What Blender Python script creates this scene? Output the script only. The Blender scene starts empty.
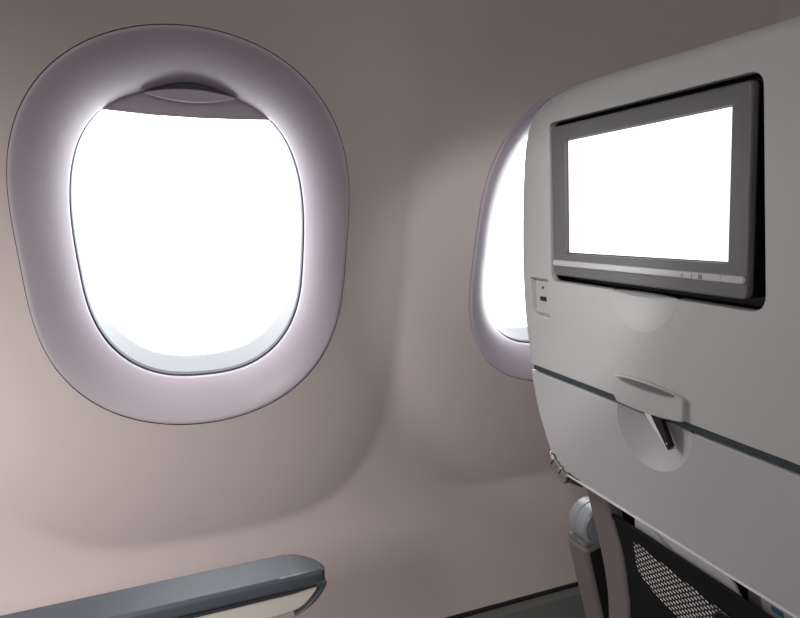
# Aircraft cabin: two side windows, seat back with monitor, armrest.
# World axes: +X forward (direction of flight), +Y towards the side wall, +Z up. Metres. Camera near the origin.
import bpy, bmesh, math
from mathutils import Matrix, Vector, Euler

sc = bpy.context.scene
COL = bpy.data.collections.new('cabin'); sc.collection.children.link(COL)
sc.view_settings.view_transform = 'Standard'
sc.view_settings.look = 'None'
sc.view_settings.exposure = 0.0

# ------------------------------------------------------------------ materials
def lin(c):
    return tuple((v/255/12.92 if v/255 <= .04045 else ((v/255+.055)/1.055)**2.4) for v in c) + (1,)

def plastic(name, rgb, rough=.45, grain=0.0, grain_scale=900, mottle=0.03, spec=.4, metallic=0.0, coat=0):
    m = bpy.data.materials.new(name); m.use_nodes = True
    nt = m.node_tree; b = nt.nodes['Principled BSDF']
    b.inputs['Roughness'].default_value = rough
    b.inputs['Metallic'].default_value = metallic
    b.inputs['Specular IOR Level'].default_value = spec
    b.inputs['Coat Weight'].default_value = coat
    tc = nt.nodes.new('ShaderNodeTexCoord')
    n1 = nt.nodes.new('ShaderNodeTexNoise'); n1.inputs['Scale'].default_value = 6; n1.inputs['Detail'].default_value = 4
    mr = nt.nodes.new('ShaderNodeMapRange'); mr.inputs['To Min'].default_value = 1-mottle; mr.inputs['To Max'].default_value = 1+mottle
    mx = nt.nodes.new('ShaderNodeVectorMath'); mx.operation = 'SCALE'
    mx.inputs[0].default_value = lin(rgb)[:3]
    nt.links.new(tc.outputs['Object'], n1.inputs['Vector'])
    nt.links.new(n1.outputs['Fac'], mr.inputs['Value'])
    nt.links.new(mr.outputs['Result'], mx.inputs['Scale'])
    nt.links.new(mx.outputs['Vector'], b.inputs['Base Color'])
    if grain > 0:
        n2 = nt.nodes.new('ShaderNodeTexNoise'); n2.inputs['Scale'].default_value = grain_scale; n2.inputs['Detail'].default_value = 2
        bp = nt.nodes.new('ShaderNodeBump'); bp.inputs['Strength'].default_value = grain; bp.inputs['Distance'].default_value = .0004
        nt.links.new(tc.outputs['Object'], n2.inputs['Vector'])
        nt.links.new(n2.outputs['Fac'], bp.inputs['Height'])
        nt.links.new(bp.outputs['Normal'], b.inputs['Normal'])
    return m

M = {}
M['wall'] = plastic('wall_panel_plastic', (206, 191, 187), .5, .25, 700, .02)
M['dado'] = plastic('lower_wall_plastic', (112, 114, 112), .6, .3, 500, .03)
M['reveal'] = plastic('window_surround_plastic', (191, 180, 188), .42, .1, 800, .01)
M['shade'] = plastic('window_shade_plastic', (205, 192, 200), .45, .1, 900, .01)
M['seal'] = plastic('grey_rubber', (88, 92, 104), .6)
M['sleeve'] = plastic('window_sleeve', (148, 150, 154), .5)
M['shell'] = plastic('seat_shell_plastic', (208, 207, 204), .42, .35, 800, .02)
M['tray'] = plastic('tray_plastic', (203, 200, 201), .42, .35, 800, .02)
M['tray_edge'] = plastic('tray_edge_highlight_plastic', (250, 250, 250), .3)  # near white to hold the tray edge's highlight; the latch body shares it
M['liner'] = plastic('dark_liner', (22, 24, 25), .6)
M['gap'] = plastic('dark_teal_gap', (62, 72, 74), .6)
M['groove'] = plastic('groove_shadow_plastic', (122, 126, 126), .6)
M['bezel'] = plastic('monitor_bezel_plastic', (112, 108, 108), .38, .5, 1200, .03)
M['bezel_side'] = plastic('monitor_black_edge', (24, 24, 26), .4)
M['silver'] = plastic('silver_strip', (214, 214, 211), .3)
M['mark'] = plastic('button_marking', (120, 120, 122), .5)
M['black'] = plastic('black_plastic', (26, 27, 28), .35)
M['metal'] = plastic('brushed_metal', (176, 176, 172), .25, metallic=.9)
M['hub'] = plastic('silver_blue_plastic', (160, 164, 170), .3, spec=.6)
M['post'] = plastic('armrest_post_plastic', (132, 126, 122), .45)
M['postdark'] = plastic('armrest_post_dark', (44, 42, 42), .5)
M['frame'] = plastic('seat_side_frame_plastic', (128, 121, 119), .45)
M['pocket'] = plastic('black_pocket_fabric', (17, 17, 19), .85, .5, 1500, .1)
M['paper'] = plastic('leaflet_paper', (224, 220, 223), .5, spec=.4)
M['paper_line'] = plastic('leaflet_print', (190, 182, 186), .5)
M['magazine'] = plastic('magazine_cover', (104, 104, 108), .35)
M['magazine_pale'] = plastic('magazine_pale_patch', (190, 182, 178), .4)
M['magazine_blue'] = plastic('magazine_blue_patch', (60, 120, 150), .4)
M['cap'] = plastic('armrest_cap_grey', (74, 79, 85), .42, .15, 900, .03, spec=.35)
M['capend'] = plastic('armrest_end_grey', (70, 75, 78), .28, 0, 900, .03, spec=.5)
M['capdark'] = plastic('armrest_cap_rim_dark', (52, 54, 58), .4)
M['armbody'] = plastic('armrest_body_cream', (196, 188, 178), .45)
M['cushion'] = plastic('seat_cushion_fabric', (70, 74, 92), .9, .6, 600, .08)
M['carpet'] = plastic('cabin_carpet', (70, 72, 80), .95, .8, 400, .12)

def screen_mat():
    m = bpy.data.materials.new('lit_white_screen'); m.use_nodes = True
    b = m.node_tree.nodes['Principled BSDF']
    b.inputs['Base Color'].default_value = (.9, .9, .9, 1)
    b.inputs['Emission Color'].default_value = (1, 1, 1, 1)
    b.inputs['Emission Strength'].default_value = 1.1
    return m
M['screen'] = screen_mat()

def glass_mat():
    m = bpy.data.materials.new('window_pane_acrylic'); m.use_nodes = True
    nt = m.node_tree; nt.nodes.clear()
    o = nt.nodes.new('ShaderNodeOutputMaterial'); t = nt.nodes.new('ShaderNodeBsdfTransparent')
    g = nt.nodes.new('ShaderNodeBsdfGlossy'); g.inputs['Roughness'].default_value = .03
    t.inputs['Color'].default_value = (.97, .98, .98, 1)
    mx = nt.nodes.new('ShaderNodeMixShader'); mx.inputs[0].default_value = .05
    nt.links.new(t.outputs[0], mx.inputs[1]); nt.links.new(g.outputs[0], mx.inputs[2]); nt.links.new(mx.outputs[0], o.inputs[0])
    return m
M['glass'] = glass_mat()

def net_mat():
    # black elastic net; rows of short pale slanted openings, a few yellowish
    m = bpy.data.materials.new('black_elastic_net'); m.use_nodes = True
    nt = m.node_tree; b = nt.nodes['Principled BSDF']; b.inputs['Roughness'].default_value = .7
    L = nt.links.new
    tc = nt.nodes.new('ShaderNodeTexCoord'); mp = nt.nodes.new('ShaderNodeMapping')
    mp.inputs['Rotation'].default_value = (0, 0, math.radians(12))
    br = nt.nodes.new('ShaderNodeTexBrick')
    br.inputs['Scale'].default_value = 1.0
    br.inputs['Brick Width'].default_value = .0060; br.inputs['Row Height'].default_value = .0038
    br.inputs['Mortar Size'].default_value = .00125; br.inputs['Mortar Smooth'].default_value = .25
    br.inputs['Color1'].default_value = (1, .98, .98, 1); br.inputs['Color2'].default_value = lin((225, 220, 220))
    br.inputs['Mortar'].default_value = lin((14, 14, 16))
    L(tc.outputs['Object'], mp.inputs['Vector']); L(mp.outputs['Vector'], br.inputs['Vector'])
    ns = nt.nodes.new('ShaderNodeTexNoise'); ns.inputs['Scale'].default_value = 70; L(tc.outputs['Object'], ns.inputs['Vector'])
    cr = nt.nodes.new('ShaderNodeValToRGB'); cr.color_ramp.elements[0].position = .66; cr.color_ramp.elements[1].position = .72
    cr.color_ramp.elements[0].color = (1, 1, 1, 1); cr.color_ramp.elements[1].color = (.75, .55, .12, 1)
    L(ns.outputs['Fac'], cr.inputs['Fac'])
    mu = nt.nodes.new('ShaderNodeMix'); mu.data_type = 'RGBA'; mu.blend_type = 'MULTIPLY'; mu.inputs[0].default_value = 1
    L(br.outputs['Color'], mu.inputs[6]); L(cr.outputs['Color'], mu.inputs[7]); L(mu.outputs[2], b.inputs['Base Color'])
    return m
M['net'] = net_mat()

# ------------------------------------------------------------------ helpers
def tag(o, label=None, cat=None, group=None, kind=None):
    if label: o['label'] = label
    if cat: o['category'] = cat
    if group: o['group'] = group
    if kind: o['kind'] = kind
    return o

def empty(name, loc, label, cat, group=None, kind=None):
    o = bpy.data.objects.new(name, None); COL.objects.link(o); o.location = loc
    o.empty_display_size = .05
    return tag(o, label, cat, group, kind)

WN = True
def finish(me, smooth_deg=35):
    for p in me.polygons: p.use_smooth = True
    me.set_sharp_from_angle(angle=math.radians(smooth_deg))

def link(name, me, mat, parent=None, mw=None, smooth=35):
    """link a mesh; mw = the world matrix of its local frame"""
    if smooth: finish(me, smooth)
    me.name = name
    if mat is not None:
        me.materials.clear(); me.materials.append(mat)
    o = bpy.data.objects.new(name, me); COL.objects.link(o)
    if smooth and len(me.polygons) < 20000:
        wn = o.modifiers.new('even shading', 'WEIGHTED_NORMAL'); wn.keep_sharp = True; wn.weight = 80
    mw = mw or Matrix.Identity(4)
    if parent:
        o.parent = parent
        pw = Matrix.Identity(4); q = parent
        chain = []
        while q: chain.append(q); q = q.parent
        for q in reversed(chain): pw = pw @ q.matrix_basis
        o.matrix_basis = pw.inverted() @ mw
    else:
        o.matrix_basis = mw
    return o

def round_poly(pts, r, seg=6):
    """round the corners of a polygon; r a number or a list of radii"""
    out = []; n = len(pts)
    for i in range(n):
        rr = r[i] if isinstance(r, (list, tuple)) else r
        p = Vector(pts[i]); a = Vector(pts[i-1]); b = Vector(pts[(i+1) % n])
        if rr <= 0: out.append(tuple(p)); continue
        da = (a-p); db = (b-p); la, lb = da.length, db.length
        da.normalize(); db.normalize()
        ang = da.angle(db)
        d = min(rr/max(math.tan(ang/2), 1e-3), la*.48, lb*.48)
        p0 = p+da*d; p1 = p+db*d
        for k in range(seg+1):
            t = k/seg
            q = p0.lerp(p, t).lerp(p.lerp(p1, t), t)
            out.append((q.x, q.y))
    return out

def smooth_line(pts, n=6):
    """Catmull-Rom through open list of 2-D points"""
    P = [Vector(p) for p in pts]; P = [2*P[0]-P[1]] + P + [2*P[-1]-P[-2]]
    out = []
    for i in range(1, len(P)-2):
        for k in range(n):
            t = k/n
            a, b, c, d = P[i-1], P[i], P[i+1], P[i+2]
            q = .5*((2*b)+(c-a)*t+(2*a-5*b+4*c-d)*t*t+(3*b-a-3*c+d)*t**3)
            out.append((q.x, q.y))
    out.append((P[-2].x, P[-2].y))
    return out

def plate(outer, z0, z1, bevel=0.0, holes=(), res=3):
    """solid plate: polygon (with holes), from z0 to z1, edges rounded by bevel; outline keeps its size"""
    cu = bpy.data.curves.new('tmp', 'CURVE'); cu.dimensions = '2D'; cu.fill_mode = 'BOTH'
    def area(p): return sum(p[i-1][0]*p[i][1]-p[i][0]*p[i-1][1] for i in range(len(p)))/2
    for k, poly in enumerate([outer]+list(holes)):
        poly = list(poly)
        if (area(poly) > 0) != (k == 0): poly.reverse()
        sp = cu.splines.new('POLY'); sp.points.add(len(poly)-1)
        for i, p in enumerate(poly): sp.points[i].co = (p[0], p[1], 0, 1)
        sp.use_cyclic_u = True
    h = (z1-z0)/2
    cu.extrude = max(h-bevel, 1e-5); cu.bevel_depth = bevel; cu.bevel_resolution = res; cu.offset = -bevel
    ob = bpy.data.objects.new('tmp', cu); COL.objects.link(ob)
    dg = bpy.context.evaluated_depsgraph_get(); dg.update()
    me = bpy.data.meshes.new_from_object(ob.evaluated_get(dg))
    bpy.data.objects.remove(ob); bpy.data.curves.remove(cu)
    me.transform(Matrix.Translation((0, 0, (z0+z1)/2)))
    bm = bmesh.new(); bm.from_mesh(me)
    bmesh.ops.remove_doubles(bm, verts=bm.verts, dist=1e-5)
    bmesh.ops.recalc_face_normals(bm, faces=bm.faces)
    bm.to_mesh(me); bm.free()
    return me

def box_me(cx, cy, cz, sx, sy, sz, bev=0.0, seg=3):
    bm = bmesh.new(); bmesh.ops.create_cube(bm, size=1)
    bmesh.ops.transform(bm, matrix=Matrix.Translation((cx, cy, cz)) @ Matrix.Diagonal((sx, sy, sz, 1)), verts=bm.verts)
    if bev: bmesh.ops.bevel(bm, geom=bm.edges[:], offset=bev, segments=seg, profile=.5, affect='EDGES')
    me = bpy.data.meshes.new('b'); bm.to_mesh(me); bm.free(); return me

def lathe_me(profile, seg=48):
    """profile: (r, z) list revolved about Z, ends closed if r == 0"""
    bm = bmesh.new(); rings = []
    for r, z in profile:
        if r <= 1e-7: rings.append([bm.verts.new((0, 0, z))])
        else: rings.append([bm.verts.new((r*math.cos(2*math.pi*i/seg), r*math.sin(2*math.pi*i/seg), z)) for i in range(seg)])
    for a, b in zip(rings, rings[1:]):
        for i in range(seg):
            j = (i+1) % seg
            if len(a) == 1 and len(b) > 1: bm.faces.new((a[0], b[i], b[j]))
            elif len(b) == 1 and len(a) > 1: bm.faces.new((a[i], b[0], a[j]))
            elif len(a) > 1: bm.faces.new((a[i], b[i], b[j], a[j]))
    bmesh.ops.recalc_face_normals(bm, faces=bm.faces)
    me = bpy.data.meshes.new('l'); bm.to_mesh(me); bm.free(); return me

def cut(me, cutters):
    """subtract closed meshes one after another"""
    for c in cutters:
        a = bpy.data.objects.new('a', me); COL.objects.link(a)
        b = bpy.data.objects.new('c', c); COL.objects.link(b)
        m = a.modifiers.new('x', 'BOOLEAN'); m.object = b; m.operation = 'DIFFERENCE'; m.solver = 'EXACT'
        m.use_hole_tolerant = True
        dg = bpy.context.evaluated_depsgraph_get(); dg.update()
        me = bpy.data.meshes.new_from_object(a.evaluated_get(dg))
        bpy.data.objects.remove(a); bpy.data.objects.remove(b)
        bm = bmesh.new(); bm.from_mesh(me)
        bmesh.ops.remove_doubles(bm, verts=bm.verts, dist=2e-5)
        bmesh.ops.dissolve_degenerate(bm, edges=bm.edges, dist=1e-6)
        bm.to_mesh(me); bm.free()
    return me

def bowl(cx, cy, rx, ry, depth, top=0.0):
    """cutter: lens-shaped dish whose rim ellipse (rx, ry) lies in the plane z = top"""
    k = depth/rx; R = (1+k*k)/(2*k)*rx
    prof = []
    a_max = math.asin(rx/R)
    for i in range(17):
        a = a_max*i/16
        prof.append((R*math.sin(a), top-depth+R*(1-math.cos(a))))
    prof[0] = (0, top-depth)
    prof += [(rx*1.12, top+.03), (0, top+.03)]
    me = lathe_me(prof, 64)
    me.transform(Matrix.Translation((cx, cy, 0)) @ Matrix.Diagonal((1, ry/rx, 1, 1)))
    return me

from mathutils.geometry import delaunay_2d_cdt
def moulding(outer, z0, z1, bevel, holes, hole_depth=.008, seg=6):
    """front skin of a moulded shell: smooth outline (counter-clockwise) rolled over by bevel, crisp holes with short walls"""
    def ccw(p):
        a = sum(p[i-1][0]*p[i][1]-p[i][0]*p[i-1][1] for i in range(len(p)))
        return list(p) if a > 0 else list(reversed(p))
    outer = ccw(outer); n = len(outer); y_min = min(p[1] for p in outer)
    nor = []
    for i in range(n):
        a, b = Vector(outer[i-1]), Vector(outer[(i+1) % n]); d = (b-a).normalized(); nor.append(Vector((-d.y, d.x)))
    bm = bmesh.new(); rings = [[bm.verts.new((x, y, z0)) for x, y in outer]]
    for k in range(seg+1):
        t = math.pi/2*k/seg; ins = bevel*(1-math.cos(t)); z = z1-bevel+bevel*math.sin(t)
        rings.append([bm.verts.new((outer[i][0]+nor[i].x*ins, outer[i][1]+nor[i].y*ins*(1 if outer[i][1] > y_min+.002 else .12), z)) for i in range(n)])
    for a, b in zip(rings, rings[1:]):
        for i in range(n): bm.faces.new((a[i-1], a[i], b[i], b[i-1]))
    loops = [rings[-1]]
    for h in holes:
        h = ccw(h); m = len(h)
        top = [bm.verts.new((x, y, z1)) for x, y in h]
        cx = sum(p[0] for p in h)/m; cy = sum(p[1] for p in h)/m
        e = .0007; hn = []
        for i in range(m):
            a, b = Vector(h[i-1]), Vector(h[(i+1) % m]); d = (b-a).normalized(); hn.append(Vector((-d.y, d.x)))
        r1 = [bm.verts.new((h[i][0]+hn[i].x*e*.3, h[i][1]+hn[i].y*e*.3, z1-e*.3)) for i in range(m)]
        r2 = [bm.verts.new((h[i][0]+hn[i].x*e, h[i][1]+hn[i].y*e, z1-e*1.2)) for i in range(m)]
        r3 = [bm.verts.new((h[i][0]+hn[i].x*e, h[i][1]+hn[i].y*e, z1-hole_depth)) for i in range(m)]
        for a, b in ((top, r1), (r1, r2), (r2, r3)):
            for i in range(m): bm.faces.new((a[i-1], a[i], b[i], b[i-1]))
        loops.append(top)
    vs = [v for l in loops for v in l]; ed = []; o = 0
    for l in loops:
        ed += [(o+i, o+(i+1) % len(l)) for i in range(len(l))]; o += len(l)
    co, _, fs, orig, _, _ = delaunay_2d_cdt([Vector((v.co.x, v.co.y)) for v in vs], ed, [], 1, 1e-7)
    mp = [vs[q[0]] if q else bm.verts.new((co[i].x, co[i].y, z1)) for i, q in enumerate(orig)]
    def inside(p, poly):
        c = False
        for i in range(len(poly)):
            a, b = poly[i-1], poly[i]
            if (a[1] > p[1]) != (b[1] > p[1]) and p[0] < (b[0]-a[0])*(p[1]-a[1])/(b[1]-a[1])+a[0]: c = not c
        return c
    op = [(v.co.x, v.co.y) for v in rings[-1]]
    for f in fs:
        c = (sum(co[i].x for i in f)/len(f), sum(co[i].y for i in f)/len(f))
        if inside(c, op) and not any(inside(c, h) for h in holes):
            try: bm.faces.new([mp[i] for i in f])
            except ValueError: pass
    bmesh.ops.recalc_face_normals(bm, faces=bm.faces)
    me = bpy.data.meshes.new('moulding'); bm.to_mesh(me); bm.free(); return me

def dish(cx, cy, r, depth, ylim, seg=72, nr=14):
    """shallow scoop with a crisp rim, cut off straight at y = ylim"""
    bm = bmesh.new(); rings = []
    for k in range(nr+1):
        t = k/nr; z = -depth*(1-t**2.6)
        rings.append([bm.verts.new((cx+r*t*math.cos(2*math.pi*i/seg), min(cy+r*t*math.sin(2*math.pi*i/seg), ylim), z if k < nr else -.0002)) for i in range(seg)] if k else [bm.verts.new((cx, min(cy, ylim), z))])
    for a, b in zip(rings, rings[1:]):
        for i in range(seg):
            j = (i+1) % seg
            f = (a[0], b[i], b[j]) if len(a) == 1 else (a[i], b[i], b[j], a[j])
            bm.faces.new(f)
    bmesh.ops.dissolve_degenerate(bm, edges=bm.edges, dist=1e-6)
    me = bpy.data.meshes.new('dish'); bm.to_mesh(me); bm.free(); return me
def arc(cx, cy, r, y, n=28):
    """points of the circle below the line y, from left to right"""
    a = math.asin((y-cy)/r); a0, a1 = math.pi-a, 2*math.pi+a
    return [(cx+r*math.cos(a0+(a1-a0)*k/n), cy+r*math.sin(a0+(a1-a0)*k/n)) for k in range(n+1)]

# ------------------------------------------------------------------ camera (head height of a seated passenger)
cam_d = bpy.data.cameras.new('camera'); cam = bpy.data.objects.new('camera', cam_d); COL.objects.link(cam)
cam_d.sensor_width = 36; cam_d.lens = 26.668; cam_d.clip_start = .01
R_, U_, F_ = (0.93254, -0.36093, -0.01019), (0.06131, 0.13047, 0.98955), (0.35583, 0.92342, -0.14380)
cam.matrix_world = Matrix(((R_[0], U_[0], -F_[0], 0), (R_[1], U_[1], -F_[1], 0), (R_[2], U_[2], -F_[2], 0), (0, 0, 0, 1)))
sc.camera = cam

# ------------------------------------------------------------------ side wall
LEAN = .2816
WIN = [(.0306, 1), (.0306+.5585, 2)]            # x of the two window centres
WZ_O, WZ_I = -.0453, -.0708                     # centres of surround and opening, along the wall
RO = [v*1.06 for v in (.2068, .0113, .0287, .0018, -.0046, -.0005, -.0004)]
def egg(a):
    # distance from the centre of the opening to its edge in direction a (0 = up)
    lo, hi = .02, .40
    for _ in range(40):
        r = (lo+hi)/2; x = r*math.sin(a)-.0021; y = r*math.cos(a)+(WZ_I+.0786)
        h, p = (.2214, 2.86) if y > 0 else (.1525, 2.47)
        x += .0145*y
        f = abs(x/(.1365*(1+.299*y)))**p+abs(y/h)**p
        if f > 1: hi = r
        else: lo = r
    return lo
RI = 'opening'
EGG = {}
def rad(c, a):
    if c == 'opening':
        k = round(a, 6)
        if k not in EGG: EGG[k] = egg(a)
        return EGG[k]
    return sum(v*math.cos(k*a) for k, v in enumerate(c))
WM = Matrix(((1, 0, 0, 0), (0, -math.sin(LEAN), math.cos(LEAN), 0.742), (0, math.cos(LEAN), math.sin(LEAN), 0), (0, 0, 0, 1)))
# wall frame: local x = X, local y = up along the wall, local z = outwards
WMAT = Matrix(((1, 0, 0, 0), (0, -math.sin(LEAN), math.cos(LEAN), .742), (0, math.cos(LEAN), math.sin(LEAN), 0), (0, 0, 0, 1)))

def sstep(a, b, x):
    t = min(max((x-a)/(b-a), 0), 1); return t*t*(3-2*t)

def lean_at(v):
    if v < -.36: return LEAN*(1-sstep(-.36, -.66, v)) - .10*sstep(-.66, -1.1, v) if False else LEAN*(1-sstep(.36, .70, -v)) - .12*sstep(.7, 1.1, -v)
    return LEAN + .55*sstep(.34, .9, v)
prof = {}
def build_profile():
    dv = .005
    y, z = .742, 0.0; prof[0] = (y, z)
    for i in range(1, 281):
        a = lean_at((i-.5)*dv); y -= math.sin(a)*dv; z += math.cos(a)*dv; prof[i] = (y, z)
    y, z = .742, 0.0
    for i in range(-1, -281, -1):
        a = lean_at((i+.5)*dv); y += math.sin(a)*dv; z -= math.cos(a)*dv; prof[i] = (y, z)
build_profile()
def wall_pt(x, v, h):
    """h = inwards offset from the panel surface"""
    f = v/.005; i = int(math.floor(f)); t = f-i
    i = max(-280, min(279, i))
    y = prof[i][0]*(1-t)+prof[i+1][0]*t; z = prof[i][1]*(1-t)+prof[i+1][1]*t
    a = lean_at(v)
    return (x, y-math.cos(a)*h, z-math.sin(a)*h)
PITCH = .5585
RIM_H = .021
def relief(x, v):
    """each window sits on a soft pillow; a creased valley runs between neighbours and below them"""
    xc = (x-.0306) % PITCH
    dx = min(xc, PITCH-xc)/(PITCH/2)
    dy = max(0, -(v+.12))/.37
    r = (dx**3.4+dy**3.4)**(1/3.4)
    out = -RIM_H*min(r, 1)**5
    if r > 1: out += .0
    return out+.002

def build_wall():
    bm = bmesh.new()
    def axis(a, b, fa, fb, fine, coarse):
        out = []; x = a
        while x < b-1e-6:
            out.append(x); x += fine if fa-1e-6 <= x < fb else coarse
        out.append(b); return out
    xs = axis(-3.0, 3.4, -.6, 1.2, .010, .06); vs = axis(-1.18, 1.3, -.72, .5, .010, .04)
    def inside(x, v):
        for cx, k in WIN:
            a = math.atan2(x-cx, v-WZ_O); r = math.hypot(x-cx, v-WZ_O)
            if r < rad(RO, a)-(.012*max(0, math.cos(a))**4 if k == 2 else 0)-.009: return True
        return False
    g = [[bm.verts.new(wall_pt(x, v, relief(x, v))) for x in xs] for v in vs]
    for j in range(len(vs)-1):
        for i in range(len(xs)-1):
            if any(inside(xs[i+p], vs[j+q]) for p in (0, 1) for q in (0, 1)): continue
            bm.faces.new((g[j][i], g[j][i+1], g[j+1][i+1], g[j+1][i]))
    for v in [v for v in bm.verts if not v.link_faces]: bm.verts.remove(v)
    inv = WMAT.inverted()
    for v in bm.verts:                           # the hole follows the surround exactly
        if not v.is_boundary: continue
        q = inv @ v.co
        for cx, k in WIN:
            dx, dv = q.x-cx, q.y-WZ_O; a = math.atan2(dx, dv); r = math.hypot(dx, dv)
            if r < .30:
                t = rad(RO, a)-(.012*max(0, math.cos(a))**4 if k == 2 else 0)+.0006
                v.co = WMAT @ Vector((cx+dx*t/r, WZ_O+dv*t/r, q.z))
    me = bpy.data.meshes.new('wall'); bm.to_mesh(me); bm.free()
    for p in me.polygons: p.use_smooth = True
    return link('wall_left', me, M['wall'], smooth=None)
wall = build_wall(); tag(wall, 'warm grey moulded cabin side wall around both windows', 'wall', kind='structure')

# lower wall panel (dado), standing just proud of the wall
def strip_on_wall(v0, v1, h, name, mat, thick=.012):
    bm = bmesh.new(); n = 10; x0, x1 = -3.0, 3.4
    rows = []
    for k in range(n+1):
        v = v0+(v1-v0)*k/n
        rows.append((bm.verts.new(wall_pt(x0, v, h)), bm.verts.new(wall_pt(x1, v, h))))
    top = (bm.verts.new(wall_pt(x0, v1, h-thick*2.4)), bm.verts.new(wall_pt(x1, v1, h-thick*2.4))); rows.append(top)
    for a, b in zip(rows, rows[1:]): bm.faces.new((a[0], a[1], b[1], b[0]))
    me = bpy.data.meshes.new(name); bm.to_mesh(me); bm.free()
    return tag(link(name, me, mat, smooth=30), None, None, kind='structure')
SEAM_V = -.748
d = strip_on_wall(-1.18, SEAM_V, .010, 'trim_1', M['dado']); tag(d, 'darker grey lower wall panel below the seam', 'wall panel')
d = strip_on_wall(SEAM_V-.001, SEAM_V+.005, -.012, 'trim_2', M['liner']); tag(d, 'dark seam line along the top of the lower wall panel', 'trim')

# ------------------------------------------------------------------ windows
ND = 144
def outline(c, cz, sc_=1.0, inset=0.0, notch=0.0, low=0.0):
    out = []
    for i in range(ND):
        a = 2*math.pi*i/ND
        r = rad(c, a)*sc_-inset-low*max(0, math.cos(a))**4
        if notch:
            aa = (a+math.pi) % (2*math.pi)-math.pi
            r += notch*(math.cos(min(abs(aa-.01)/.30, 1)*math.pi)*.5+.5)
        out.append((r*math.sin(a), cz+r*math.cos(a)))
    return out
DEP = .0477
def loft(rings, close_last=False):
    bm = bmesh.new(); vr = [[bm.verts.new(p) for p in r] for r in rings]
    for a, b in zip(vr, vr[1:]):
        for i in range(ND):
            j = (i+1) % ND; bm.faces.new((a[i], b[i], b[j], a[j]))
    if close_last: bm.faces.new(vr[-1])
    me = bpy.data.meshes.new('loft'); bm.to_mesh(me); bm.free(); return me

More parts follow.
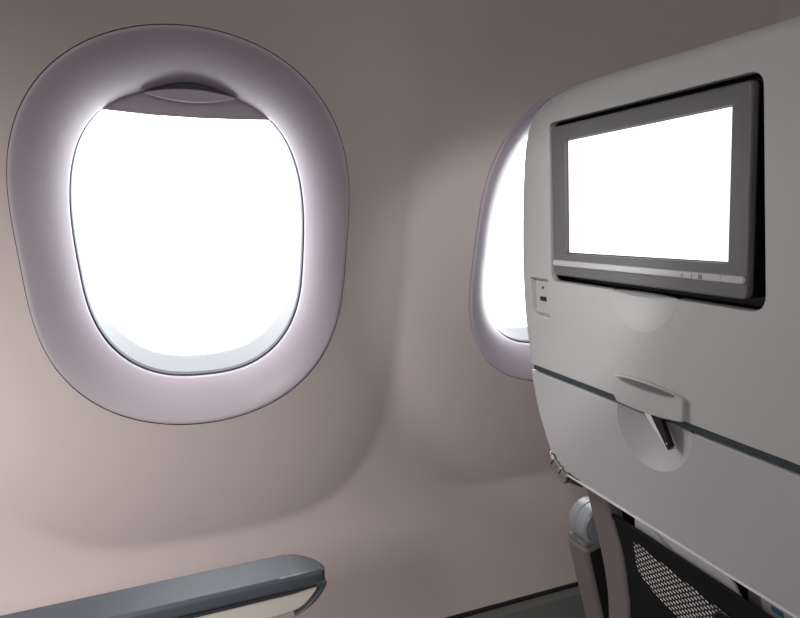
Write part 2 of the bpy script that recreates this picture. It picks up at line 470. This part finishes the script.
def make_window(cx, idx):
    mw = Matrix.Translation((cx, 0, 0)) @ WMAT
    root = bpy.data.objects.new('window_%d' % idx, None); COL.objects.link(root)
    root.empty_display_size = .05
    root.location = mw @ Vector((0, -.28, 0))
    O = outline(RO, WZ_O, low=.012 if idx == 2 else 0); I = outline(RI, WZ_I, notch=.011)
    rings = []
    # edge tucked behind the wall, small rounded lip, then the concave sweep to the opening
    for s, dpt in ((.0002, .0120), (.0002, .0055), (.0002, -.0004), (.0008, -.0014), (.0020, -.0020), (.004, -.0023)):
        ring = []
        for (ox, oy) in O:
            r = math.hypot(ox, oy-WZ_O); k = (r-s)/r
            ring.append((ox*k, WZ_O+(oy-WZ_O)*k, dpt))
        rings.append(ring)
    base = rings[-1]
    for k in range(1, 25):
        t = k/24
        g = 1-(1-t)**1.15
        dz = -.0023+(DEP+.0023)*(.42*t+.58*t**2)
        rings.append([(b[0]+(i_[0]-b[0])*g, b[1]+(i_[1]-b[1])*g, dz) for b, i_ in zip(base, I)])
    # throat of the surround behind the opening
    I2 = outline(RI, WZ_I, inset=-.001, notch=.011)
    rings.append([(p[0], p[1], DEP+.003) for p in I2])
    rings.append([(p[0], p[1], DEP+.012) for p in outline(RI, WZ_I, inset=-.004, notch=.012)])
    rings.append([(p[0], p[1], DEP+.012) for p in outline(RI, WZ_I, inset=-.03, notch=.0)])
    rv = link('window_surround', loft(rings), M['reveal'], root, mw, smooth=50)
    gk = []
    for s_, dpt in ((.0025, .0050), (-.006, .0050), (-.042, .0062), (-.042, .030)):
        ring = []
        for (ox, oy) in O:
            r = math.hypot(ox, oy-WZ_O); k = (r-s_)/r
            ring.append((ox*k, WZ_O+(oy-WZ_O)*k, dpt))
        gk.append(ring)
    link('surround_leak_block', loft(gk), M['liner'], root, mw)  # added dark ring behind the wall edge, blocks light leaking round the surround
    # dark seal around the opening
    a = outline(RI, WZ_I, inset=-.004); b = outline(RI, WZ_I, inset=.0009)
    se = loft([[(p[0], p[1], DEP+.0065) for p in a], [(p[0], p[1], DEP+.0065) for p in b], [(p[0], p[1], DEP+.012) for p in b], [(p[0], p[1], DEP+.012) for p in a]])
    link('window_seal', se, M['seal'], root, mw)
    # pale sleeve running out to the outer pane
    b2 = outline(RI, WZ_I, inset=.0012); c2 = outline(RI, WZ_I, inset=.0030); c3 = outline(RI, WZ_I, inset=.0031)
    sl = loft([[(p[0], p[1], DEP+.012) for p in b2], [(p[0], p[1], DEP+.050) for p in c2], [(p[0], p[1], DEP+.053) for p in c3], [(p[0], p[1], DEP+.060) for p in c3],
               [(p[0], p[1], DEP+.060) for p in outline(RI, WZ_I, inset=-.05)], [(p[0], p[1], DEP+.012) for p in outline(RI, WZ_I, inset=-.05)]])
    link('window_sleeve', sl, M['sleeve'], root, mw, smooth=30)
    link('pane', plate(outline(RI, WZ_I, inset=.004), DEP+.054, DEP+.057), M['glass'], root, mw)
    # shade, drawn down a little, with its lens-shaped pull
    sh_top, bot = .185, .1165
    low = [(-.120, bot+.0038), (-.09, bot+.0022), (-.0425, bot-.0010), (.012, bot-.0020), (.06, bot-.0012), (.094, bot), (.125, bot+.0014)]
    sh = plate([(-.135, sh_top), (-.135, bot+.0045)]+low+[(.135, bot+.002), (.135, sh_top)], DEP+.0035, DEP+.0062, .0008)
    so = link('shade', sh, M['shade'], root, mw)
    pr = []
    hx, hy, hw = .0025, .1405, .0505
    upper = [(hx-hw+2*hw*k/16, hy+.0065*(1-(2*k/16-1)**2)) for k in range(17)]
    lower = [(hx+hw-2*hw*k/16, hy-.0075*(1-(2*k/16-1)**2)) for k in range(1, 16)]
    link('shade_pull', plate([(x, y) for x, y in upper+lower], DEP-.010, DEP+.0045, .0018), M['shade'], so, mw)
    link('pull_recess_shade', plate(round_poly([(hx-.050, hy+.0005), (hx-.035, hy+.028), (hx+.035, hy+.028), (hx+.050, hy+.0005)], .008), DEP+.0015, DEP+.0034, .0004), M['seal'], so, mw)  # dark plate above the pull; the slot's shade is painted by its colour
    return root
w1 = make_window(WIN[0][0], 1); tag(w1, 'large oval cabin window on the left with its shade edge showing', 'window', kind='structure')
w2 = make_window(WIN[1][0], 2); tag(w2, 'cabin window partly hidden behind the seat back', 'window', kind='structure')

# floor and ceiling shell
FLOOR_Z = -1.15
tag(link('floor', box_me(.2, -.6, FLOOR_Z-.03, 6.4, 3.1, .06), M['carpet']), 'grey carpeted cabin floor', 'floor', kind='structure')

# ------------------------------------------------------------------ the seat in front
REC = .0504; SX = .41228; UC = .449
SM = Matrix(((0, -math.sin(REC), -math.cos(REC), SX), (-1, 0, 0, UC), (0, math.cos(REC), -math.sin(REC), 0), (0, 0, 0, 1)))
# seat frame: local x = to the aisle, local y = up the back, local z = towards the passenger behind
seat = empty('passenger_seat', (.62, UC, FLOOR_Z), 'grey aircraft seat back with built-in monitor and folded tray table, beside the window', 'seat')
def S(name, me, mat, parent=None, smooth=35): return link(name, me, mat, parent or seat, SM, smooth)

CU = .003
sil = smooth_line([(.1224, .1389), (.0600, .1402), (0, .1422), (-.0400, .1431), (-.0750, .1436), (-.1050, .1425), (-.1345, .1388), (-.1535, .1335), (-.1700, .1245), (-.1827, .1079), (-.1915, .0808), (-.1985, .0207), (-.2015, -.0485), (-.1995, -.1064), (-.1925, -.1513), (-.1835, -.1805)], 5)
sil_r = smooth_line([(.1895, -.1805), (.1985, -.1513), (.2055, -.1064), (.2075, -.0485), (.2045, .0207), (.1975, .0808), (.1900, .1050), (.1750, .1270), (.1517, .1372), (.1224, .1389)], 5)
shell_out = sil+sil_r[:-1]
recess = round_poly([(-.1360, .1100), (.1268, .1078), (.1368, -.0712), (-.1355, -.0695)], [.010, .013, .014, .010])
usb = round_poly([(-.1800, -.0680), (-.1405, -.0680), (-.1375, -.1145), (-.1660, -.1150), (-.1775, -.1080)], .004)
SC1 = (.0070, -.0600, .0465)
# recess outline with the scoop below it added: walk the outline and bulge its lower edge
lo_pts = arc(SC1[0], SC1[1], SC1[2], -.0702)
rec_hole = []
for i, p in enumerate(recess):
    rec_hole.append(p)
    q = recess[(i+1) % len(recess)]
    if p[1] < -.06 and q[1] < -.06 and p[0] > SC1[0]+.05 and q[0] < SC1[0]-.05: rec_hole += list(reversed(lo_pts))
shell = moulding(shell_out, -.045, 0, .0115, [rec_hole, usb], .0085)
sh = S('back_shell', shell, M['shell'], smooth=28)
S('finger_scoop', dish(SC1[0], SC1[1], SC1[2]-.0004, .0090, -.0690), M['shell'], sh, smooth=60)
S('monitor_recess', plate([(x*.999, y*.999) for x, y in recess], -.0285, -.0262), M['liner'], sh)
S('rear_cover', plate([(x*.96, y*.97-.002) for x, y in shell_out], -.058, -.0448, .004), M['shell'], sh)

bm = bmesh.new()
ra = [bm.verts.new((x*1.0005, y*1.0005-.0003, -.0080 if y < -.06 else -.0016)) for x, y in recess]; rb = [bm.verts.new((x*1.0005, y*1.0005-.0003, -.0275)) for x, y in recess]
for i in range(len(ra)): bm.faces.new((ra[i-1], ra[i], rb[i], rb[i-1]))
me = bpy.data.meshes.new('w'); bm.to_mesh(me); bm.free()
S('recess_wall', me, M['liner'], sh)

# latch lip across the tray gap
lip_out = [(-.0255, -.1555)]+[(-.0255+.0905*k/12, -.1545+.0035*math.sin(math.pi*k/12)-.0028*k/12) for k in range(1, 12)]+[(.0650, -.1575), (.0650, -.1795), (.040, -.1830), (.010, -.1845), (-.0195, -.1835), (-.0255, -.176)]
lip = plate(round_poly(lip_out, [.005]+[0]*11+[.004, .004, 0, 0, .004, 0], 4), -.006, .0044, .0016)
lip = cut(lip, [bowl(.0185, -.1582, .0400, .0036, .008, .0044)])
lp = S('latch_lip', lip, M['shell'], sh, smooth=28)
S('groove_shade', plate([(.0185+.036*math.cos(t*math.pi/12), -.1582+.0026*math.sin(t*math.pi/12)) for t in range(24)], .0008, .0034), M['groove'], lp)  # darker sliver laid in the groove; the groove's shade is in its colour

# usb and headphone outlet
S('outlet_cavity', plate([(x*1.002, y*1.002) for x, y in usb], -.0100, -.0082), M['shell'], sh)
up = S('outlet_panel', plate(round_poly([(-.1735, -.0722), (-.1425, -.0722), (-.1410, -.1105), (-.1725, -.1118)], .0015), -.0083, -.0045, .0006), M['shell'], sh)
S('headphone_jack', lathe_me([(0, -.006), (.0019, -.006), (.0019, -.0042), (0, -.0042)], 20), M['black'], up).data.transform(Matrix.Translation((-.1580, -.0800, 0)))
S('usb_port', plate([(-.1640, -.0912), (-.1510, -.0909), (-.1510, -.0966), (-.1640, -.0965)], -.006, -.0042), M['black'], up)

# monitor
bez_out = round_poly([(-.1275, .1035), (.1215, .1012), (.1232, -.0618), (-.1250, -.0612)], [.006, .005, .006, .007])
scr = round_poly([(-.1022, .0868), (.1036, .0864), (.1043, -.0343), (-.1022, -.0360)], .0012, 2)
mon = S('monitor', plate(bez_out, -.020, .0030, .0015, holes=[scr]), M['bezel'])
S('monitor_housing', plate([(x*1.005, y*1.004) for x, y in bez_out], -.0245, -.002, .001), M['bezel_side'], mon)
S('screen', plate(round_poly([(-.0987, .0857), (.1030, .0854), (.1037, -.0333), (-.0989, -.0344)], .0008, 2), -.0018, .0005), M['screen'], mon)
st = S('button_strip', plate(round_poly([(-.1243, -.0436), (.1212, -.0434), (.1214, -.0494), (-.1245, -.0502)], .0028, 5), .001, .0052, .0012), M['silver'], mon)
S('button_seam', plate([(.0719, -.0438), (.0724, -.0438), (.0724, -.0492), (.0719, -.0492)], .005, .00535), M['mark'], st)
S('button_seam', plate([(.1000, -.0438), (.1003, -.0438), (.1003, -.0492), (.1000, -.0492)], .005, .00532), M['mark'], st)
def symbol(name, polys):
    bm = bmesh.new()
    for p in polys:
        me = plate(p, .005, .0054); bm.from_mesh(me); bpy.data.meshes.remove(me)
    me = bpy.data.meshes.new(name); bm.to_mesh(me); bm.free(); return S(name, me, M['mark'], st)
def rect(x0, y0, x1, y1): return [(x0, y0), (x1, y0), (x1, y1), (x0, y1)]
symbol('button_symbol', [rect(.0790, -.0484, .0802, -.0448), rect(.0808, -.0484, .0826, -.0470), rect(.0808, -.0466, .0826, -.0448)])
symbol('button_symbol', [rect(.0600, -.0478, .0636, -.0472), [(.0604, -.0466), (.0632, -.0466), (.0618, -.0450)]])

# tray table, folded up
tl = [(-.1800, -.1878), (-.1745, -.2120), (-.1651, -.2398), (-.1508, -.2669), (-.1368, -.2897)]
tlc = smooth_line(tl, 4)+[(-.1240, -.2965), (-.1060, -.2990)]
SC2 = (.0242, -.1915, .0470)
tray_out = tlc+[(.176, -.2990), (.186, -.2900), (.188, -.2700), (.186, -.1878)]+list(reversed(arc(*SC2, -.1878)))
S('gap_shade', plate([(-.177, -.1868), (.183, -.1868), (.183, -.1780), (-.177, -.1780)], -.018, -.0022), M['gap'], sh)  # dark strip set forward in the tray gap, shade put into its colour
tr = S('tray_table', plate(tray_out, -.020, 0, .0012), M['tray'], smooth=28)
S('latch_scoop', dish(SC2[0], SC2[1], SC2[2]+.0004, .0125, -.1872), M['tray'], tr, smooth=60)
S('tray_edge', plate([(-.112, -.2994), (.178, -.2994), (.176, -.3020), (-.110, -.3026)], -.016, .0008, .0009), M['tray_edge'], tr)  # highlight of the bottom edge, put into a near-white strip
S('tray_gap_shade', plate([(-.176, -.175), (2*CU+.176, -.175), (2*CU+.176, -.192), (-.176, -.192)], -.030, -.0205), M['gap'], sh)  # dark sheet behind the gap, carrying the gap's shade as colour
# latch lever
lm = Matrix.Translation((.0300, -.1820, 0)) @ Matrix.Rotation(math.radians(29), 4, 'Z')
lv = plate(round_poly([(-.0125, .004), (-.0052, .004), (.0008, -.0345), (.0002, -.0352)], .0004), -.0100, .0030, .0003); lv.transform(lm)
lo = S('tray_latch', lv, M['tray_edge'])
lv = plate(round_poly([(-.0050, .004), (.0066, .004), (.0064, -.0320), (.0010, -.0350)], 0.0012), -.0020, .0036, .0008); lv.transform(lm)
S('latch_face', lv, M['black'], lo)
pn_ = lathe_me([(0, .0034), (.0012, .0034), (.0012, .0044), (.0006, .0047), (0, .0047)], 16); pn_.transform(lm @ Matrix.Translation((.0036, -.0290, 0)))
S('latch_pin', pn_, M['metal'], lo)

# metal hinge knuckles at the tray corner
hg = None
dirv = Vector((.036, -.0175)).normalized(); ang = math.atan2(dirv.y, dirv.x)
for k, (a, r, l) in enumerate(((-.003, .0095, .0080), (.0075, .0082, .0040), (.0150, .0090, .0050), (.0235, .0078, .0050))):
    me = lathe_me([(0, -l/2), (r*.75, -l/2), (r, -l/2+.0015), (r, l/2-.0015), (r*.75, l/2), (0, l/2)], 24)
    me.transform(Matrix.Translation((-.1325+dirv.x*a, -.2935+dirv.y*a, -.004)) @ Matrix.Rotation(ang, 4, 'Z') @ Matrix.Rotation(math.pi/2, 4, 'Y'))
    hg = S('tray_hinge' if k == 0 else 'hinge_knuckle', me, M['metal'], seat if k == 0 else hg0)
    if k == 0:
        hg0 = hg
        lz = plate(round_poly([(-.0135, -.0030), (-.0110, .0085), (.0290, .0070), (.0330, -.0020), (.0280, -.0085), (-.0080, -.0100)], .005), -.0100, .0015, .0025)
        lz.transform(Matrix.Translation((-.1345, -.2945, .0020)) @ Matrix.Rotation(ang, 4, 'Z'))
        S('hinge_plate', lz, M['metal'], hg0)
me = plate([(-.1080, -.2965), (-.0800, -.3000), (-.0830, -.3060), (-.1020, -.3095)], -.012, .0005, .001)
S('hinge_gap_shade', me, M['black'], hg0)  # black plate standing in for the shaded gap beside the hinge

# side frame bar below the tray
bl = [(-.1270, -.285), (-.1150, -.3230), (-.0940, -.3780), (-.0790, -.4250), (-.0735, -.4771), (-.0725, -.62)]
brr = [(-.0950, -.285), (-.0710, -.3398), (-.0520, -.3820), (-.0425, -.4266), (-.0400, -.4549), (-.0390, -.62)]
def bar(name, a, b, z0, z1, mat, bev, mirror=False):
    p = smooth_line(a, 5)+list(reversed(smooth_line(b, 5)))
    if mirror: p = [(2*MIR-x, y) for x, y in p]
    return S(name, plate(p, z0, z1, bev), mat)
MIR = .115
for mi in (False, True):
    bar('side_frame', bl, brr, -.050, -.030, M['frame'], .004, mi)
bar('side_frame_edge', [(x-.0065, y-.004) for x, y in bl], [(x+.004, y) for x, y in bl], -.056, -.046, M['frame'], .0015)
S('lower_back_panel', plate([(-.105, -.30), (.245, -.30), (.265, -.62), (-.072, -.62)], -.075, -.058), M['pocket'])
# literature pocket with elastic net front
pk = S('literature_pocket', plate(round_poly([(-.085, -.3430), (.190, -.3435), (.262, -.60), (-.060, -.60)], .003), -.0365, -.0345, .0008), M['pocket'])
S('pocket_hem', plate([(-.085, -.3410), (.205, -.3425), (.207, -.3475), (-.083, -.3475)], -.0375, -.0325, .0018), M['pocket'], pk)
net = smooth_line([(-.0357, -.3572), (-.0330, -.3740), (-.0262, -.3905), (-.0050, -.4010), (.0333, -.4090), (.0800, -.4110), (.130, -.4050)], 4)
net += [(.135, -.3700), (.0700, -.3672), (.0200, -.3625), (-.0200, -.3585)]
S('pocket_net', plate(net, -.0345, -.0338), M['net'], pk)
S('pocket_tab', lathe_me([(0, -.034), (.0135, -.034), (.0135, -.0325), (.0115, -.0312), (.0095, -.0318), (0, -.0318)], 32), M['bezel_side'], pk).data.transform(Matrix.Translation((.0850, -.3790, 0)))

# cushion side of the seat, pan and legs
S('backrest_cushion', plate(round_poly([(-.175, .125), (.181, .125), (.181, -.61), (-.10, -.61), (-.10, -.31), (-.175, -.18)], .03), -.16, -.0765, .03), M['cushion'], smooth=50)
def Wd(name, me, mat, parent=seat, smooth=35): return link(name, me, mat, parent, None, smooth)
Wd('seat_cushion', box_me(.79, .40, -.665, .50, .36, .13, .03), M['cushion'])
Wd('seat_base', box_me(.76, .40, -.755, .50, .36, .05, .008), M['postdark'])
for x in (.60, .95):
    for y in (.27, .53):
        Wd('leg', box_me(x, y, (FLOOR_Z-.778)/2, .035, .035, -.778-FLOOR_Z, .005), M['metal'])
# arm of that seat on the window side: pivot hub and its slanting post
hub = lathe_me([(0, -.021), (.026, -.021), (.0295, -.0185), (.0300, -.004), (.0288, -.0032), (.0288, -.0022), (.0300, -.0014), (.0300, .015), (.027, .0185), (.0245, .0185), (.0240, .0165), (.0232, .0165), (.0226, .019), (0, .0205)], 56)
HM = Matrix.Translation((.496, .590, -.3895)) @ Matrix.Rotation(math.pi/2, 4, 'X') @ Matrix.Scale(.90, 4)
ar = link('armrest_pivot', hub, M['hub'], seat, HM, 30)
pv = box_me(0, 0, 0, .046, .040, .40, .007, 4)
PM = Matrix.Translation((.545, .592, -.602)) @ Matrix.Rotation(-math.atan2(.031, .111), 4, 'Y')
po = link('armrest_post', pv, M['post'], seat, PM, 40)
link('post_inset', box_me(.0030, -.0202, 0, .040, .002, .385, .0008, 2), M['postdark'], po, PM)
link('post_collar', box_me(0, 0, .2005, .040, .036, .010, .003, 3), M['post'], po, PM)

# ------------------------------------------------------------------ literature in the pocket
lf = link('folded_leaflet', plate(round_poly([(-.0430, -.3205), (.0640, -.3215), (.0860, -.3400), (.1010, -.3600), (.1010, -.46), (-.0360, -.46)], .0015), -.0440, -.0415), M['paper'], None, SM)
lf2 = SM.copy()
tag(lf, 'pale folded leaflet sticking out of the black seat pocket', 'leaflet')
link('printed_line', plate([(-.030, -.3300), (-.020, -.3292), (.014, -.3435), (.006, -.3440)], -.0416, -.0411), M['paper_line'], lf, SM)
link('printed_line', plate([(-.005, -.3250), (.045, -.3290), (.052, -.3300), (-.004, -.3262)], -.0416, -.0411), M['paper_line'], lf, SM)
mg = link('magazine', plate(round_poly([(.096, -.3180), (.190, -.3180), (.190, -.46), (.100, -.46)], .002), -.0500, -.0455), M['magazine'], None, SM)
tag(mg, 'dark glossy magazine tucked behind the leaflet in the seat pocket', 'magazine')
link('cover_patch', plate(round_poly([(.1080, -.3360), (.1500, -.3370), (.1560, -.3600), (.1150, -.3600)], .004), -.0456, -.0452), M['magazine_pale'], mg, SM)
link('cover_patch', plate(round_poly([(.1180, -.3390), (.1300, -.3390), (.1320, -.3440), (.1200, -.3440)], .002), -.0452, -.0449), M['magazine_blue'], mg, SM)

# ------------------------------------------------------------------ the armrest in the foreground, against the wall
# frame: local x = forward, local y = up, local z = towards the aisle
AY = .555
AM = Matrix(((1, 0, 0, 0), (0, 0, -1, AY), (0, 1, 0, 0), (0, 0, 0, 1)))
arm = empty('armrest', (-.30, .58, FLOOR_Z), 'grey-topped cream armrest in the lower left, below the window', 'armrest')
def A(name, me, mat, parent=arm, smooth=35): return link(name, me, mat, parent, AM, smooth)
Z0 = -.352
def cap_sweep(x0, x1, end=False):
    """cross-section swept along the top edge; at the front it rolls over and tapers back to a point"""
    return None
# side view of the cap as a band: top line and underside
def band(xa, xb, top, bot): return [(xa, top), (xb, top), (xb, bot), (xa, bot)]
cap = plate([(-.62, Z0-.006), (.0945, Z0+.0001), (.0945, Z0-.0162), (-.62, Z0-.0225)], -.0481, .0001, .0045)
A('armrest_cap', cap, M['cap'])
plan = [(.0800, .0)]+smooth_line([(.118, 0), (.1265, .0020), (.1298, .0075), (.1290, .0150), (.1230, .0270), (.1130, .0380), (.1020, .0452), (.0800, .0480)], 5)
nose = plate(plan, -.0166, 0, .0042, res=5)      # local x = forward, y = towards the wall
NM = Matrix.Translation((0, AY, Z0))
nose_o = link('armrest_end_cap', nose, M['capend'], arm, NM, 50)
t_out = smooth_line([(.1190, Z0-.0120), (.1292, Z0-.0125), (.1285, Z0-.0190), (.1200, Z0-.0305), (.1080, Z0-.0390), (.0960, Z0-.0445)], 6)
t_in = smooth_line([(.0965, Z0-.0432), (.1080, Z0-.0365), (.1180, Z0-.0275), (.1240, Z0-.0190), (.1190, Z0-.0165)], 6)
link('end_cap_tail', plate(t_out+t_in, -.030, .0, .0006), M['capend'], nose_o, AM, 50)
under = plate([(-.62, Z0-.0225), (.094, Z0-.0160), (.120, Z0-.0165), (.094, Z0-.0190), (-.62, Z0-.0260)], -.046, -.001)
A('cap_rim', under, M['capdark'])
body = smooth_line([(.1225, Z0-.0170), (.1190, Z0-.0250), (.1040, Z0-.0385), (.0800, Z0-.0425), (.03, Z0-.0440), (-.2, Z0-.0450), (-.62, Z0-.0500)], 5)
A('side_panel', plate([(-.62, Z0-.0240), (.094, Z0-.0170)]+body, -.044, -.0035, .003), M['armbody'])
link('support_post', box_me(-.36, .58, (FLOOR_Z-.398)/2, .07, .03, -.395-FLOOR_Z, .006), M['armbody'], arm, None)
link('foot_plate', box_me(-.36, .58, FLOOR_Z+.006, .16, .07, .012, .004), M['postdark'], arm, None)

# ------------------------------------------------------------------ light
w = bpy.data.worlds.new('world'); sc.world = w; w.use_nodes = True
nt = w.node_tree; nt.nodes.clear(); L = nt.links.new
out = nt.nodes.new('ShaderNodeOutputWorld'); bg = nt.nodes.new('ShaderNodeBackground')
tc = nt.nodes.new('ShaderNodeTexCoord'); sp = nt.nodes.new('ShaderNodeSeparateXYZ')
L(tc.outputs['Generated'], sp.inputs[0])
def mrange(src, a, b, c, d, smooth=True):
    m = nt.nodes.new('ShaderNodeMapRange'); m.interpolation_type = 'SMOOTHSTEP' if smooth else 'LINEAR'
    for k, v in zip(('From Min', 'From Max', 'To Min', 'To Max'), (a, b, c, d)): m.inputs[k].default_value = v
    L(src, m.inputs['Value']); return m.outputs['Result']
outside = mrange(sp.outputs['Y'], .22, .34, 0, 1)
ix = mrange(sp.outputs['X'], -1, 1, 1.25, .75, False)
iz = mrange(sp.outputs['Z'], -.55, .10, .06, 1)
mul = nt.nodes.new('ShaderNodeMath'); mul.operation = 'MULTIPLY'; L(ix, mul.inputs[0]); L(iz, mul.inputs[1])
cin = nt.nodes.new('ShaderNodeVectorMath'); cin.operation = 'SCALE'; cin.inputs[0].default_value = (.34, .328, .324); L(mul.outputs[0], cin.inputs['Scale'])
mx = nt.nodes.new('ShaderNodeMix'); mx.data_type = 'RGBA'
L(outside, mx.inputs[0]); L(cin.outputs['Vector'], mx.inputs[6]); mx.inputs[7].default_value = (6.5, 6.55, 6.7, 1)
L(mx.outputs[2], bg.inputs['Color']); L(bg.outputs[0], out.inputs[0])

def area(name, loc, target, sx, sy, power, col):
    l = bpy.data.lights.new(name, 'AREA'); l.shape = 'RECTANGLE'; l.size = sx; l.size_y = sy; l.energy = power; l.color = col
    o = bpy.data.objects.new(name, l); COL.objects.link(o); o.location = loc
    o.rotation_euler = (Vector(target)-Vector(loc)).to_track_quat('-Z', 'Y').to_euler()
    l.spread = math.radians(84)
    return o
area('cabin_light', (-.62, -.10, .20), (-.36, .74, -.66), .35, .35, 4.6, (1, .965, .96))

def spot(name, loc, target, angle, blend, power, col, size):
    l = bpy.data.lights.new(name, 'SPOT'); l.spot_size = math.radians(angle); l.spot_blend = blend; l.energy = power; l.color = col; l.shadow_soft_size = size
    o = bpy.data.objects.new(name, l); COL.objects.link(o); o.location = loc
    o.rotation_euler = (Vector(target)-Vector(loc)).to_track_quat('-Z', 'Y').to_euler()
    return o
spot('added_halo_spot', (-.06, .08, .20), (.53, .80, -.16), 31, .40, 8, (.96, .98, 1), .03)  # added spot, no known lamp; makes the bright halo round the second window
